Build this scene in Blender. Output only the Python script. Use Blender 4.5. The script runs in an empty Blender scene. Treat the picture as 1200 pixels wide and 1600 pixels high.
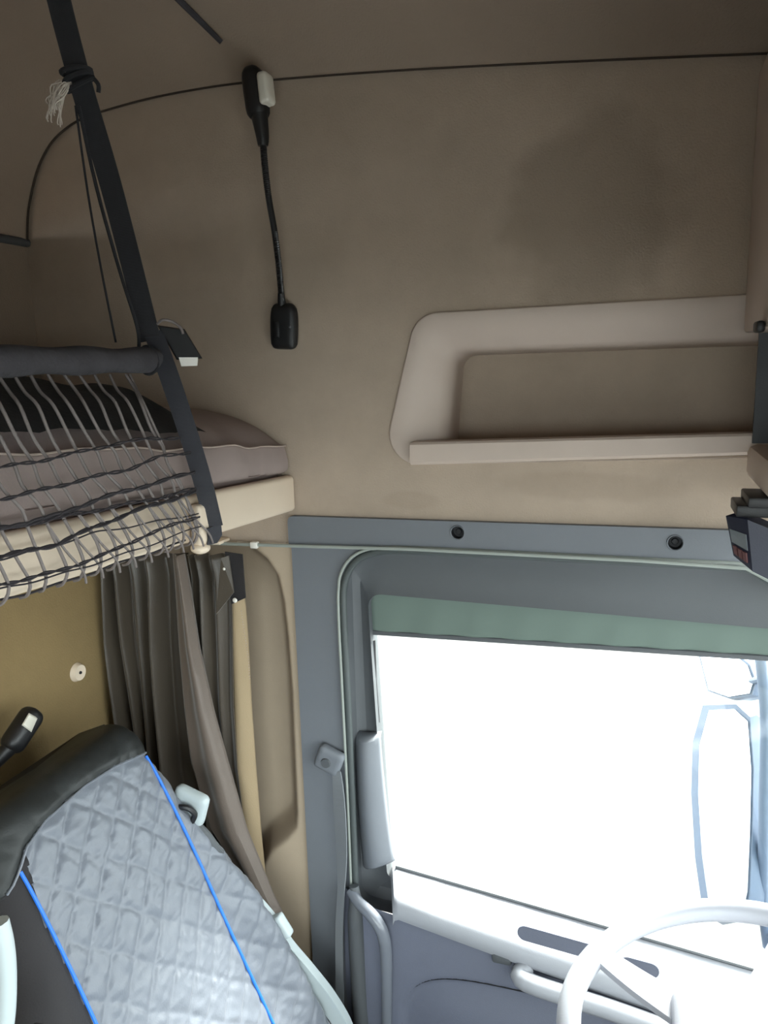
import bpy, bmesh, math, random
from mathutils import Vector, Matrix, noise
from mathutils.geometry import tessellate_polygon
random.seed(7)
scn = bpy.context.scene
COL = scn.collection
V = Vector

# ------------------------------------------------------------------ camera
F = 1200.0
CAM = V((0.0, -1.45, 1.85))
ay = V((400, -240, 1200)).normalized()            # world Y (towards the door wall) in camera axes
ax = V((3675, 125, -1200)); ax = (ax - ay * ax.dot(ay)).normalized()
az = ax.cross(ay)
R = Matrix((ax, ay, az))                          # camera (right, down, forward) -> world
cam_data = bpy.data.cameras.new('camera')
cam = bpy.data.objects.new('camera', cam_data)
COL.objects.link(cam)
right, down, fwd = R.col[0], R.col[1], R.col[2]
m3 = Matrix((right, -down, -fwd)).transposed()
cam.matrix_world = Matrix.Translation(CAM) @ m3.to_4x4()
cam_data.sensor_fit = 'VERTICAL'
cam_data.sensor_height = 36.0
cam_data.lens = 36.0 * F / 1600.0
cam_data.clip_start = 0.02
scn.camera = cam

def ray(px, py):
    return R @ V((px - 600, py - 800, F))
def aY(px, py, y=0.0):
    d = ray(px, py); return CAM + d * ((y - CAM.y) / d.y)
def aX(px, py, x):
    d = ray(px, py); return CAM + d * ((x - CAM.x) / d.x)
def xz(pts, y=0.0):
    return [(p.x, p.z) for p in (aY(a, b, y) for a, b in pts)]

# ------------------------------------------------------------------ materials
def mat(name, col, rough=0.6, metal=0.0, bump=0.0, bscale=200.0, mottle=0.0, mscale=6.0, sheen=0.0, weave=False, spec=0.5):
    m = bpy.data.materials.new(name); m.use_nodes = True
    nt = m.node_tree; b = nt.nodes['Principled BSDF']
    b.inputs['Base Color'].default_value = (*col, 1); b.inputs['Roughness'].default_value = rough
    b.inputs['Metallic'].default_value = metal
    b.inputs['Specular IOR Level'].default_value = spec
    if sheen:
        b.inputs['Sheen Weight'].default_value = sheen
    tc = nt.nodes.new('ShaderNodeTexCoord')
    if mottle:
        n = nt.nodes.new('ShaderNodeTexNoise'); n.inputs['Scale'].default_value = mscale
        n.inputs['Detail'].default_value = 6; n.inputs['Roughness'].default_value = 0.65
        nt.links.new(tc.outputs['Object'], n.inputs['Vector'])
        r = nt.nodes.new('ShaderNodeValToRGB')
        r.color_ramp.elements[0].position = 0.3; r.color_ramp.elements[1].position = 0.7
        r.color_ramp.elements[0].color = (*[c * (1 - mottle) for c in col], 1)
        r.color_ramp.elements[1].color = (*[min(1, c * (1 + mottle)) for c in col], 1)
        nt.links.new(n.outputs['Fac'], r.inputs['Fac'])
        nt.links.new(r.outputs['Color'], b.inputs['Base Color'])
    if bump:
        n2 = nt.nodes.new('ShaderNodeTexNoise'); n2.inputs['Scale'].default_value = bscale
        n2.inputs['Detail'].default_value = 3
        nt.links.new(tc.outputs['Object'], n2.inputs['Vector'])
        src = n2.outputs['Fac']
        if weave:
            w = nt.nodes.new('ShaderNodeTexWave'); w.inputs['Scale'].default_value = bscale * .5
            w.bands_direction = 'DIAGONAL'
            nt.links.new(tc.outputs['Object'], w.inputs['Vector']); src = w.outputs['Fac']
        bp = nt.nodes.new('ShaderNodeBump'); bp.inputs['Strength'].default_value = bump
        bp.inputs['Distance'].default_value = 0.002
        nt.links.new(src, bp.inputs['Height']); nt.links.new(bp.outputs['Normal'], b.inputs['Normal'])
    return m

def lin(*c):
    return tuple(((x / 255) / 12.92 if x / 255 < .04045 else ((x / 255 + .055) / 1.055) ** 2.4) for x in c)

M = {}
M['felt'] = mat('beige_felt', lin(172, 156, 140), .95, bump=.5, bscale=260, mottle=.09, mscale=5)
M['head'] = mat('headliner_felt', lin(146, 130, 115), .95, bump=.5, bscale=260, mottle=.06, mscale=3)
M['rear'] = mat('rear_felt', lin(130, 110, 74), .95, bump=.5, bscale=260, mottle=.10, mscale=4)
M['beige'] = mat('beige_plastic', lin(196, 180, 168), .55, bump=.15, bscale=700, mottle=.03)
M['cream'] = mat('cream_plastic', lin(222, 205, 184), .5, bump=.1, bscale=700, mottle=.03)
M['pillar'] = mat('beige_pillar_cover', lin(178, 161, 140), .75, bump=.2, bscale=400, mottle=.05)
M['grey'] = mat('slate_plastic', lin(108, 112, 118), .6, bump=.15, bscale=600, mottle=.03)
M['greyd'] = mat('dark_slate_plastic', lin(80, 83, 86), .6, bump=.15, bscale=600, mottle=.04)
M['door'] = mat('door_plastic', lin(100, 104, 118), .6, bump=.2, bscale=500, mottle=.05)
M['sillp'] = mat('door_top_plastic', lin(150, 152, 158), .5, bump=.1, bscale=500)
M['rubber'] = mat('seal_rubber', lin(70, 76, 76), .5)
M['rubl'] = mat('pale_line', lin(150, 156, 150), .4)
M['black'] = mat('black_plastic', lin(24, 24, 26), .45, bump=.15, bscale=500)
M['hole'] = mat('screw_well', lin(30, 30, 34), .7)
M['dial'] = mat('dark_blue_plastic', lin(24, 28, 46), .5, bump=.1, bscale=400)
M['disp'] = mat('grey_display', lin(110, 116, 120), .3)
M['red'] = mat('brown_red_keys', lin(96, 62, 62), .6)
M['web'] = mat('black_webbing', lin(38, 38, 42), .85, bump=.5, bscale=500, weave=True)
M['webg'] = mat('slate_webbing', lin(56, 57, 63), .8, bump=.5, bscale=500, weave=True)
M['belt'] = mat('belt_webbing', lin(120, 124, 128), .7, bump=.4, bscale=500, weave=True)
M['tube'] = mat('dark_felt_sleeve', lin(62, 60, 64), .95, bump=.8, bscale=120, mottle=.2, mscale=30)
M['cord'] = mat('net_cord', lin(118, 110, 108), .85, bump=.5, bscale=600)
M['cordd'] = mat('dark_net_cord', lin(44, 40, 44), .85, bump=.5, bscale=600)
M['mattress'] = mat('mattress_cover', lin(168, 152, 147), .9, bump=.6, bscale=700, weave=True, mottle=.05, mscale=10)
M['stitch'] = mat('stitching', lin(176, 160, 150), .9)
M['white'] = mat('white_plastic', lin(225, 222, 215), .4)
M['tuft'] = mat('frayed_thread', lin(205, 195, 185), .9)
M['lens'] = mat('lamp_lens', lin(222, 218, 205), .3)
M['steel'] = mat('braided_steel', lin(110, 112, 115), .35, metal=.7)
M['chrome'] = mat('chrome', lin(210, 214, 220), .15, metal=1)
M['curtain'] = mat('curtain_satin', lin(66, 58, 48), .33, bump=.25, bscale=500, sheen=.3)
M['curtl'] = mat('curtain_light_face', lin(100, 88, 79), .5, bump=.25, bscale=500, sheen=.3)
M['lining'] = mat('curtain_lining', lin(156, 137, 108), .85, bump=.25, bscale=500)
M['quilt'] = mat('quilted_satin', lin(102, 107, 116), .40, bump=.2, bscale=300, sheen=.2)
M['hood'] = mat('dark_satin', lin(30, 33, 33), .55, bump=.2, bscale=300)
M['seatside'] = mat('seat_side_cloth', lin(38, 36, 38), .85, bump=.4, bscale=300)
M['blue'] = mat('blue_piping', lin(30, 110, 215), .5)
M['seatg'] = mat('light_grey_plastic', lin(176, 186, 188), .45)
M['floor'] = mat('floor_rubber', lin(60, 60, 64), .8, bump=.3)
M['dash'] = mat('dash_plastic', lin(186, 186, 188), .6, bump=.15)
M['wheel'] = mat('wheel_leather', lin(176, 178, 186), .4, bump=.1)
M['mirbody'] = mat('mirror_housing', lin(96, 110, 130), .4, mottle=.05, mscale=40)
M['seam'] = mat('seam_piping', lin(58, 48, 40), .9)
M['black_layer'] = mat('matte_black', lin(30, 28, 28), .95, bump=.6, bscale=150)
M['grip'] = mat('grip_plastic', lin(110, 114, 122), .22)
M['ground'] = mat('yard_asphalt', lin(78, 78, 76), .9, mottle=.05)

# felt of the side wall: soft darker patches with a noise-broken outline
def dark_patches(m, spots):
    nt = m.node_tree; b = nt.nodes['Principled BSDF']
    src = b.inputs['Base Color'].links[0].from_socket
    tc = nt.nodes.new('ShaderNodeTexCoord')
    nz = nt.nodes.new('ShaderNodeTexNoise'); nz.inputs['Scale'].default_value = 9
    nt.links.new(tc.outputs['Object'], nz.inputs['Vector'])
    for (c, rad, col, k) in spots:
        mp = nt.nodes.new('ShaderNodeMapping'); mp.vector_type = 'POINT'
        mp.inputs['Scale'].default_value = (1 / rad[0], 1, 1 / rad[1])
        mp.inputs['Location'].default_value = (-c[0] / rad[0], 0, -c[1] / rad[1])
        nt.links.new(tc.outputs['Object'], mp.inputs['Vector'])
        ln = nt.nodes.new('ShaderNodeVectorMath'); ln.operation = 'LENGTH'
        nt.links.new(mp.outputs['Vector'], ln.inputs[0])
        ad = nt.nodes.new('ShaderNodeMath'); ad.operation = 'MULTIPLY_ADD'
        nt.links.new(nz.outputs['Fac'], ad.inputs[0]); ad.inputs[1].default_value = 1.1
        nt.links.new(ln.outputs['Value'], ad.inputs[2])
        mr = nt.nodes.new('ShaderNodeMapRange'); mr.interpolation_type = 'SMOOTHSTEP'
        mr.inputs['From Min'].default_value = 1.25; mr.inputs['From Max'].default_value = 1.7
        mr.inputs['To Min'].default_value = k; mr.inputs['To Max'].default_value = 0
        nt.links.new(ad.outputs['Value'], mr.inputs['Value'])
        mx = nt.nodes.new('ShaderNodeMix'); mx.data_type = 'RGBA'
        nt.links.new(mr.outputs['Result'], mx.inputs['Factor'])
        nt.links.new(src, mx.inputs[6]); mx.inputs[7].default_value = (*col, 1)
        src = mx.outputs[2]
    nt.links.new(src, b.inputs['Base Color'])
dark_patches(M['felt'], [((-.09, 2.10), (.15, .17), lin(120, 106, 92), .40), ((-.10, 1.62), (.16, .03), lin(120, 102, 84), .15),
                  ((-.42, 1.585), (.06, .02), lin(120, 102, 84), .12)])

# thin glass: transparent with a fresnel reflection
gm = bpy.data.materials.new('window_glass'); gm.use_nodes = True
nt = gm.node_tree; nt.nodes.clear()
o_ = nt.nodes.new('ShaderNodeOutputMaterial'); mx_ = nt.nodes.new('ShaderNodeMixShader')
tr_ = nt.nodes.new('ShaderNodeBsdfTransparent'); tr_.inputs['Color'].default_value = (.93, .96, .95, 1)
gl_ = nt.nodes.new('ShaderNodeBsdfGlossy'); gl_.inputs['Roughness'].default_value = .02
lw_ = nt.nodes.new('ShaderNodeLayerWeight'); lw_.inputs['Blend'].default_value = .5
pw_ = nt.nodes.new('ShaderNodeMath'); pw_.operation = 'POWER'; pw_.inputs[1].default_value = 5
nt.links.new(lw_.outputs['Facing'], pw_.inputs[0])
fr_ = nt.nodes.new('ShaderNodeMath'); fr_.operation = 'MULTIPLY_ADD'; fr_.inputs[1].default_value = .9; fr_.inputs[2].default_value = .04
nt.links.new(pw_.outputs[0], fr_.inputs[0])
nt.links.new(fr_.outputs[0], mx_.inputs[0]); nt.links.new(tr_.outputs[0], mx_.inputs[1]); nt.links.new(gl_.outputs[0], mx_.inputs[2])
nt.links.new(mx_.outputs[0], o_.inputs['Surface'])
M['glass'] = gm
# roller blind cloth: a dim, slightly see-through weave
bm_ = bpy.data.materials.new('blind_cloth'); bm_.use_nodes = True
nt = bm_.node_tree; nt.nodes.clear()
o_ = nt.nodes.new('ShaderNodeOutputMaterial'); mx_ = nt.nodes.new('ShaderNodeMixShader'); ad_ = nt.nodes.new('ShaderNodeMixShader')
df_ = nt.nodes.new('ShaderNodeBsdfDiffuse'); df_.inputs['Color'].default_value = (*lin(112, 126, 119), 1)
tl_ = nt.nodes.new('ShaderNodeBsdfTranslucent'); tl_.inputs['Color'].default_value = (*lin(84, 94, 88), 1)
mx_.inputs[0].default_value = .14
nt.links.new(df_.outputs[0], mx_.inputs[1]); nt.links.new(tl_.outputs[0], mx_.inputs[2])
nt.links.new(mx_.outputs[0], o_.inputs['Surface'])
M['blind'] = bm_

# ------------------------------------------------------------------ mesh helpers
def link(name, bm, material, parent=None, smooth=True, normals=True):
    if normals:
        bmesh.ops.recalc_face_normals(bm, faces=bm.faces[:])
    me = bpy.data.meshes.new(name); bm.to_mesh(me); bm.free()
    mats = material if isinstance(material, (list, tuple)) else [material]
    for k in mats:
        me.materials.append(M[k])
    o = bpy.data.objects.new(name, me); COL.objects.link(o)
    if smooth:
        for p in me.polygons:
            p.use_smooth = True
        try:
            me.set_sharp_from_angle(angle=math.radians(38))
        except Exception:
            pass
    if parent is not None:
        o.parent = parent
        o.matrix_parent_inverse = parent.matrix_world.inverted()
    return o

def tag(o, label=None, cat=None, group=None, kind=None):
    if label: o['label'] = label
    if cat: o['category'] = cat
    if group: o['group'] = group
    if kind: o['kind'] = kind
    return o

def empty(name, loc):
    o = bpy.data.objects.new(name, None); COL.objects.link(o)
    o.location = loc; o.empty_display_size = .05
    o.matrix_world = Matrix.Translation(V(loc))
    return o

def box(bm, lo, hi, bev=0.0, seg=2):
    r = bmesh.ops.create_cube(bm, size=1)
    vs = r['verts']
    for v in vs:
        v.co = V([lo[i] + (hi[i] - lo[i]) * (v.co[i] + .5) for i in range(3)])
    if bev:
        es = list({e for v in vs for e in v.link_edges})
        bmesh.ops.bevel(bm, geom=es, offset=bev, segments=seg, affect='EDGES', profile=.5)

def newbox(lo, hi, bev=0.0, seg=2):
    bm = bmesh.new(); box(bm, lo, hi, bev, seg); return bm

def smooth_path(pts, n=6):
    """Catmull-Rom through the points."""
    pts = [V(p) for p in pts]; out = []
    for i in range(len(pts) - 1):
        p0 = pts[max(i - 1, 0)]; p1 = pts[i]; p2 = pts[i + 1]; p3 = pts[min(i + 2, len(pts) - 1)]
        for k in range(n):
            t = k / n
            out.append(.5 * ((2 * p1) + (p2 - p0) * t + (2 * p0 - 5 * p1 + 4 * p2 - p3) * t * t + (3 * p1 - p0 - 3 * p2 + p3) * t ** 3))
    out.append(pts[-1]); return out

def tube(bm, pts, r, seg=8, caps=True, closed=False):
    pts = [V(p) for p in pts]; n = len(pts); rings = []
    rr = r if callable(r) else (lambda t: r)
    ref = None
    for i, p in enumerate(pts):
        if closed:
            d = (pts[(i + 1) % n] - pts[i - 1]).normalized()
        else:
            d = (pts[min(i + 1, n - 1)] - pts[max(i - 1, 0)]).normalized()
        if ref is None:
            ref = d.orthogonal().normalized()
        ref = (ref - d * ref.dot(d)).normalized()
        s = d.cross(ref); rad = rr(i / max(n - 1, 1))
        rings.append([bm.verts.new(p + (ref * math.cos(2 * math.pi * k / seg) + s * math.sin(2 * math.pi * k / seg)) * rad) for k in range(seg)])
    m = n if closed else n - 1
    for i in range(m):
        a, b = rings[i], rings[(i + 1) % n]
        for k in range(seg):
            bm.faces.new((a[k], a[(k + 1) % seg], b[(k + 1) % seg], b[k]))
    if caps and not closed:
        bm.faces.new(rings[0][::-1]); bm.faces.new(rings[-1])

def newtube(pts, r, seg=8, **k):
    bm = bmesh.new(); tube(bm, pts, r, seg, **k); return bm

def ribbon(bm, pts, w, th, side):
    """flat strap: side = vector across its width (function of t or constant)."""
    pts = [V(p) for p in pts]; n = len(pts); rings = []
    for i, p in enumerate(pts):
        t = i / (n - 1)
        d = (pts[min(i + 1, n - 1)] - pts[max(i - 1, 0)]).normalized()
        s = V(side(t) if callable(side) else side); s = (s - d * s.dot(d)).normalized()
        nn = d.cross(s); ww = w(t) if callable(w) else w
        rings.append([bm.verts.new(p + s * a * ww / 2 + nn * b * th / 2) for a, b in ((-1, -1), (1, -1), (1, 1), (-1, 1))])
    for i in range(n - 1):
        for k in range(4):
            bm.faces.new((rings[i][k], rings[i][(k + 1) % 4], rings[i + 1][(k + 1) % 4], rings[i + 1][k]))
    bm.faces.new(rings[0][::-1]); bm.faces.new(rings[-1])

def grid(bm, nu, nv, f):
    vs = [[bm.verts.new(f(i / nu, j / nv)) for j in range(nv + 1)] for i in range(nu + 1)]
    for i in range(nu):
        for j in range(nv):
            bm.faces.new((vs[i][j], vs[i + 1][j], vs[i + 1][j + 1], vs[i][j + 1]))
    return vs

def loft(bm, rings, closed=True, cap_first=False, cap_last=False):
    R_ = [[bm.verts.new(V(p)) for p in r] for r in rings]
    n = len(R_[0]); m = n if closed else n - 1
    for a, b in zip(R_[:-1], R_[1:]):
        for k in range(m):
            bm.faces.new((a[k], a[(k + 1) % n], b[(k + 1) % n], b[k]))
    if cap_first: bm.faces.new(R_[0][::-1])
    if cap_last: bm.faces.new(R_[-1])

def fillet(corners, rad, seg=8):
    """closed polygon in XZ with rounded corners; same point count for the same number of corners."""
    out = []; n = len(corners)
    for i in range(n):
        p = V(corners[i]); a = V(corners[i - 1]); b = V(corners[(i + 1) % n])
        r = rad[i] if isinstance(rad, (list, tuple)) else rad
        u = (a - p).normalized(); w = (b - p).normalized()
        ang = u.angle(w); L = r / math.tan(ang / 2)
        L = min(L, (a - p).length * .49, (b - p).length * .49); r2 = L * math.tan(ang / 2)
        c = p + (u + w).normalized() * (r2 / math.sin(ang / 2))
        s = p + u * L; e = p + w * L
        a0 = math.atan2(s.y - c.y, s.x - c.x); a1 = math.atan2(e.y - c.y, e.x - c.x)
        d = (a1 - a0 + math.pi) % (2 * math.pi) - math.pi
        for k in range(seg + 1):
            t = a0 + d * k / seg
            out.append((c.x + r2 * math.cos(t), c.y + r2 * math.sin(t)))
    return out

def plate(bm, loops, y0, y1):
    """polygon with holes in XZ, front face at y0 and side walls back to y1."""
    tris = tessellate_polygon([[V((x, z, 0)) for x, z in l] for l in loops])
    flat = [p for l in loops for p in l]
    fv = [bm.verts.new((x, y0, z)) for x, z in flat]
    bv = [bm.verts.new((x, y1, z)) for x, z in flat]
    for t in tris:
        try:
            bm.faces.new([fv[i] for i in t]); bm.faces.new([bv[i] for i in reversed(t)])
        except ValueError:
            pass
    o = 0
    for l in loops:
        n = len(l)
        for k in range(n):
            a, b = o + k, o + (k + 1) % n
            bm.faces.new((fv[a], fv[b], bv[b], bv[a]))
        o += n

def ring3(pts2, y):
    return [(x, y, z) for x, z in pts2]

def circle2(cx, cz, r, n=24):
    return [(cx + r * math.cos(2 * math.pi * k / n), cz + r * math.sin(2 * math.pi * k / n)) for k in range(n)]

def sstep(a, b, x):
    t = max(0, min(1, (x - a) / (b - a))); return t * t * (3 - 2 * t)

def lerp_tab(tab, x):
    if x <= tab[0][0]: return tab[0][1]
    for (a, va), (b, vb) in zip(tab[:-1], tab[1:]):
        if x <= b:
            return va + (vb - va) * (x - a) / (b - a)
    return tab[-1][1]

XR, XF = -1.30, 0.85          # rear wall, windscreen
ZT = 1.483                    # bottom of the upper side panel
YR = -2.06                    # passenger side

# ================================================================== SETTING
# upper side panel with an opening for the storage tray
seam_px = [(45, 380), (47, 330), (60, 270), (80, 228), (105, 202), (135, 184), (180, 169), (250, 151), (340, 135), (430, 125), (600, 112), (800, 101), (1000, 92), (1200, 84)]
seam = xz(seam_px)
seam_s = [(p.x, p.y) for p in smooth_path([V((a, b)) for a, b in seam], 5)]
TOPZ = seam_s[-1][1]
def seam_normal(i):
    a = V(seam_s[max(i - 1, 0)]); b = V(seam_s[min(i + 1, len(seam_s) - 1)]); t = (b - a).normalized()
    return V((-t.y, t.x))
ns = [seam_normal(i) for i in range(len(seam_s))]
outline = [(-1.325, ZT), (-1.325, seam_s[0][1])] + [(p[0] + n.x * .03, p[1] + n.y * .03) for p, n in zip(seam_s, ns)] + [(XF, TOPZ + .03), (XF, ZT)]
t_out = xz([(596, 727), (650, 490)]) ; TRZ = aY(1165, 457).z; BRZ = aY(1190, 712).z
XTR = 0.30
tray_out = fillet([t_out[0], t_out[1], (XTR, TRZ - .002), (XTR, BRZ)], [.06, .055, .01, .01], 10)
tray_hole = fillet([(t_out[0][0] + .004, t_out[0][1] + .004), (t_out[1][0] + .003, t_out[1][1] - .004), (XTR - .004, TRZ - .006), (XTR - .004, BRZ + .004)], [.06, .055, .01, .01], 10)
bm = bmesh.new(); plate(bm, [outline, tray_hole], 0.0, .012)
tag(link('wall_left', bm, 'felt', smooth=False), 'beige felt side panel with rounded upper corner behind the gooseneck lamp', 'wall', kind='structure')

# headliner: cove that rises from the panel seam and rolls into the flat roof
prof = [(.036, .003), (.003, .003), (-.001, -.010), (.001, -.016), (.012, -.024), (.030, -.040), (.055, -.070), (.085, -.115), (.110, -.170), (.130, -.240), (.140, -.330), (.143, -.45), (.145, -.8), (.145, -1.2), (.145, -1.6), (.145, YR)]
ext = [(XF, TOPZ - .05)]
pts_s = seam_s + ext; ns2 = ns + [ns[-1]]
bm = bmesh.new()
loft(bm, [[(p[0] + n.x * d, y, p[1] + n.y * d) for p, n in zip(pts_s, ns2)] for d, y in prof], closed=False)
ceil = tag(link('ceiling', bm, 'head', normals=False), 'beige felt headliner curving up over the side panel', 'ceiling', kind='structure')
bm = bmesh.new(); tube(bm, [V((p[0] - n.x * .001, -.007, p[1] - n.y * .001)) for p, n in zip(seam_s, ns)], .0032, 6)
link('seam', bm, 'seam', ceil)
# pleat line in the headliner
g = [aY(268, -12, -.16), aY(300, 20, -.125), aY(322, 42, -.10), aY(346, 66, -.082)]
tag(link('trim_5', newtube(smooth_path(g, 4), lambda t: .0060 - .0015 * t, 8), 'tube'), 'short grey welt strip along the headliner above the gooseneck lamp', 'trim', kind='structure')

# rear wall: lower, and upper behind the bunk
XL = -1.155
bm = newbox((XR - .03, YR, 0), (XL, .0, 1.53))
box(bm, (XR - .03, YR, 1.53), (XR, .05, 1.64))
tag(link('wall_rear', bm, 'rear', smooth=False), 'tan felt rear wall behind the driver seat', 'wall', kind='structure')
bm = newbox((XR - .03, YR, 1.64), (XR + .001, .05, 2.135)); box(bm, (XR - .19, YR, 2.112), (XR - .001, .05, 2.1375))
tag(link('wall_rear', bm, 'head', smooth=False), 'brown felt rear wall above the upper bunk', 'wall', kind='structure')
# horizontal seam roll where headliner meets rear wall
tag(link('trim_6', newtube([(XR + .004, .004, 2.138), (XR + .004, -.6, 2.138), (XR + .004, YR, 2.138)], .009, 10), 'greyd'), 'dark seam roll between headliner and rear wall above the bunk', 'trim', kind='structure')
# lower side wall = moulded cover of the door pillar
rec = xz([(392, 850), (418, 872), (436, 900), (445, 940), (452, 1000), (458, 1080), (462, 1180), (466, 1275), (464, 1298), (448, 1316), (424, 1335), (414, 1352), (411, 1390), (411, 1500), (250, 1500), (250, 850)])
def seg_d(p, a, b):
    ab = b - a; t = max(0, min(1, (p - a).dot(ab) / max(ab.dot(ab), 1e-9))); return (p - a - ab * t).length
recv = [V(p) for p in rec]
def inside(p, poly):
    c = False; n = len(poly)
    for i in range(n):
        a, b = poly[i], poly[i - 1]
        if (a.y > p.y) != (b.y > p.y) and p.x < (b.x - a.x) * (p.y - a.y) / (b.y - a.y) + a.x:
            c = not c
    return c
def pillar_pt(u, v):
    x = -1.31 + u * (-.672 + 1.31); z = ZT * v
    p = V((x, z)); y = .004
    if inside(p, recv):
        d = min(seg_d(p, recv[i], recv[(i + 1) % 16]) for i in range(13))
        y += .075 * sstep(0, .055, d) ** .8
    return (x, y, z)
bm = bmesh.new(); grid(bm, 150, 230, pillar_pt)
tag(link('wall_left', bm, 'pillar'), 'tan moulded pillar cover beside the grey door post, lower part of the side wall', 'wall', kind='structure')

# header trim above the door with two screw wells
hz0 = 1.484
hl = xz([(455, 806), (700, 811), (900, 816), (1130, 823)])
top = [(-.692, aY(455, 806).z), (.20, aY(1130, 823).z + .002), (XF, aY(1130, 823).z)]
bot = [(XF, 1.484), (-.692, 1.484)]
holes = [aY(715, 832, -.014), aY(1055, 848, -.014)]
hl_out = fillet([(-.692, 1.484), (-.692, 1.546), (XF, 1.553), (XF, 1.484)], [.003, .012, .01, .003], 4)
bm = bmesh.new()
plate(bm, [hl_out] + [circle2(h.x, h.z, .0125) for h in holes], -.014, .0)
tag(tr := link('trim_1', bm, 'grey', smooth=False), 'slate grey header rail above the door with two round screw wells', 'trim', kind='structure')
for h in holes:
    bm = bmesh.new()
    prof_r = [(.0150, -.0145), (.0140, -.0165), (.0125, -.0150), (.0118, -.006), (.0112, -.0015), (.0001, -.0015)]
    loft(bm, [[(h.x + r * math.cos(2 * math.pi * k / 24), y, h.z + r * math.sin(2 * math.pi * k / 24)) for k in range(24)] for r, y in prof_r])
    w = link('screw_well', bm, ['hole', 'grey'], tr)
    for p in w.data.polygons:
        if p.center.y < -.0148: p.material_index = 1
    bm = bmesh.new(); bmesh.ops.create_cone(bm, cap_ends=True, segments=16, radius1=.0065, radius2=.005, depth=.004,
        matrix=Matrix.Translation((h.x, -.0035, h.z)) @ Matrix.Rotation(math.pi / 2, 4, 'X'))
    link('screw', bm, 'hole', w)

# grey door post trim
seal_px = [(1235, 925), (1200, 906), (1165, 888), (1100, 883), (1000, 878), (800, 868), (680, 862), (612, 860), (582, 864), (560, 874), (545, 892), (537, 918), (537, 965), (541, 1050), (546, 1150), (551, 1260), (556, 1390), (560, 1500), (564, 1600), (568, 1700)]
seal = [aY(a, b, -.008) for a, b in seal_px]
seal_sm = smooth_path(seal, 6)
post = [(-.690, 1.482), (-.690, 0.0)] + [(p.x - .006, max(p.z, 0)) for p in reversed(seal_sm) if p.x < -.35 and p.z < 1.478] + [(-.46, 1.482)]
# keep polygon simple: drop points past the corner
bm = bmesh.new(); plate(bm, [post], -.006, .012)
tag(link('trim_2', bm, 'grey', smooth=False), 'slate grey door post trim carrying the seat belt anchor', 'trim', kind='structure')
bm = bmesh.new(); tube(bm, seal_sm, .0075, 10)
sl = tag(link('door_seal', bm, 'rubber'), 'dark rubber seal running around the door opening', 'seal')
off = [p + V((-.009 if p.x < -.5 else 0, -.006, .008 if p.z > 1.4 else 0)) for p in seal_sm]
link('pale_line', newtube(off, .0032, 8), 'rubl', sl)  # pale tube put in as the highlight along the seal

# ------------------------------------------------------------------ door
door = empty('door_1', (-.55, .03, 0)); tag(door, 'driver door with dark inner panel, pale top edge and window frame', 'door', kind='structure')
xo = [(p.x, p.z) for p in seal_sm]
# frame: four-corner rings from seal to window opening
TLo = (aY(538, 862, .0).x, aY(600, 860, .0).z + .002)
o_c = [(-.545, .30), TLo, (.195, 1.482), (.78, 1.10), (.74, .30)]
WT = aY(575, 926, .035); WB = aY(606, 1366, .035)
i_c = [(WB.x, WB.z - .005), (WT.x, WT.z), (.32, WT.z - .016), (.70, 1.04), (.66, WB.z - .10)]
def mixc(a, b, t): return [(p[0] + (q[0] - p[0]) * t, p[1] + (q[1] - p[1]) * t) for p, q in zip(a, b)]
o_c2 = [(i_c[0][0] - .07, i_c[0][1] - .06)] + o_c[1:4] + [(.78, i_c[4][1] - .05)]
bm = bmesh.new()
rads = [(.03, .055, .03, .05, .03), (.03, .05, .03, .05, .03), (.02, .045, .03, .05, .03), (.02, .035, .03, .05, .03), (.02, .03, .03, .04, .02)]
ysq = [.000, .030, .042, .036, .030]
fr = [0, .10, .45, .85, 1.0]
rings = [ring3(fillet(mixc(o_c2, i_c, f), list(r), 9), y) for f, r, y in zip(fr, rads, ysq)]
inn = fillet(i_c, [.02, .03, .03, .04, .02], 9)
rings += [ring3(inn, .045), ring3(inn, .075)]
loft(bm, rings)
link('window_frame', bm, 'greyd', door)
# thicker pillow at the rear edge of the window
pz = [(597, 1148), (602, 1200), (608, 1280), (614, 1340)]
bm = bmesh.new()
def pad(u, v):
    a = [(552, 1140), (558, 1250), (566, 1364)]; b = [(592, 1150), (603, 1250), (614, 1345)]
    l = aY(lerp_tab([(0, a[0][0]), (.5, a[1][0]), (1, a[2][0])], v), lerp_tab([(0, 1145), (1, 1366)], v), .02)
    r = aY(lerp_tab([(0, b[0][0]), (.5, b[1][0]), (1, b[2][0])], v), lerp_tab([(0, 1148), (1, 1352)], v), .02)
    p = l.lerp(r, u); e = math.sin(math.pi * min(max(v, 0), 1)) ** .25 if 0 < v < 1 else 0
    p.y = .045 - .055 * max(0, math.sin(math.pi * (.08 + .84 * u))) ** .7 * (.3 + .7 * e)
    return p
grid(bm, 14, 24, pad)
pb = link('frame_pad', bm, 'grey', door)
sm = pb.modifiers.new('solid', 'SOLIDIFY'); sm.thickness = .004
# glass run channel
link('glass_channel', newtube([aY(584, 1000, .05), aY(586, 1060, .05), aY(591, 1128, .05)], .004, 6), 'black', door)

win = tag(bpy.data.objects.new('window_1', None), 'driver door window filled with white daylight', 'window', kind='structure')
COL.objects.link(win)
bm = bmesh.new(); plate(bm, [fillet(mixc(i_c, i_c, 0), [.02, .03, .03, .04, .02], 6)], .060, .064)
link('pane', bm, 'glass', win, smooth=False)

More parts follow.
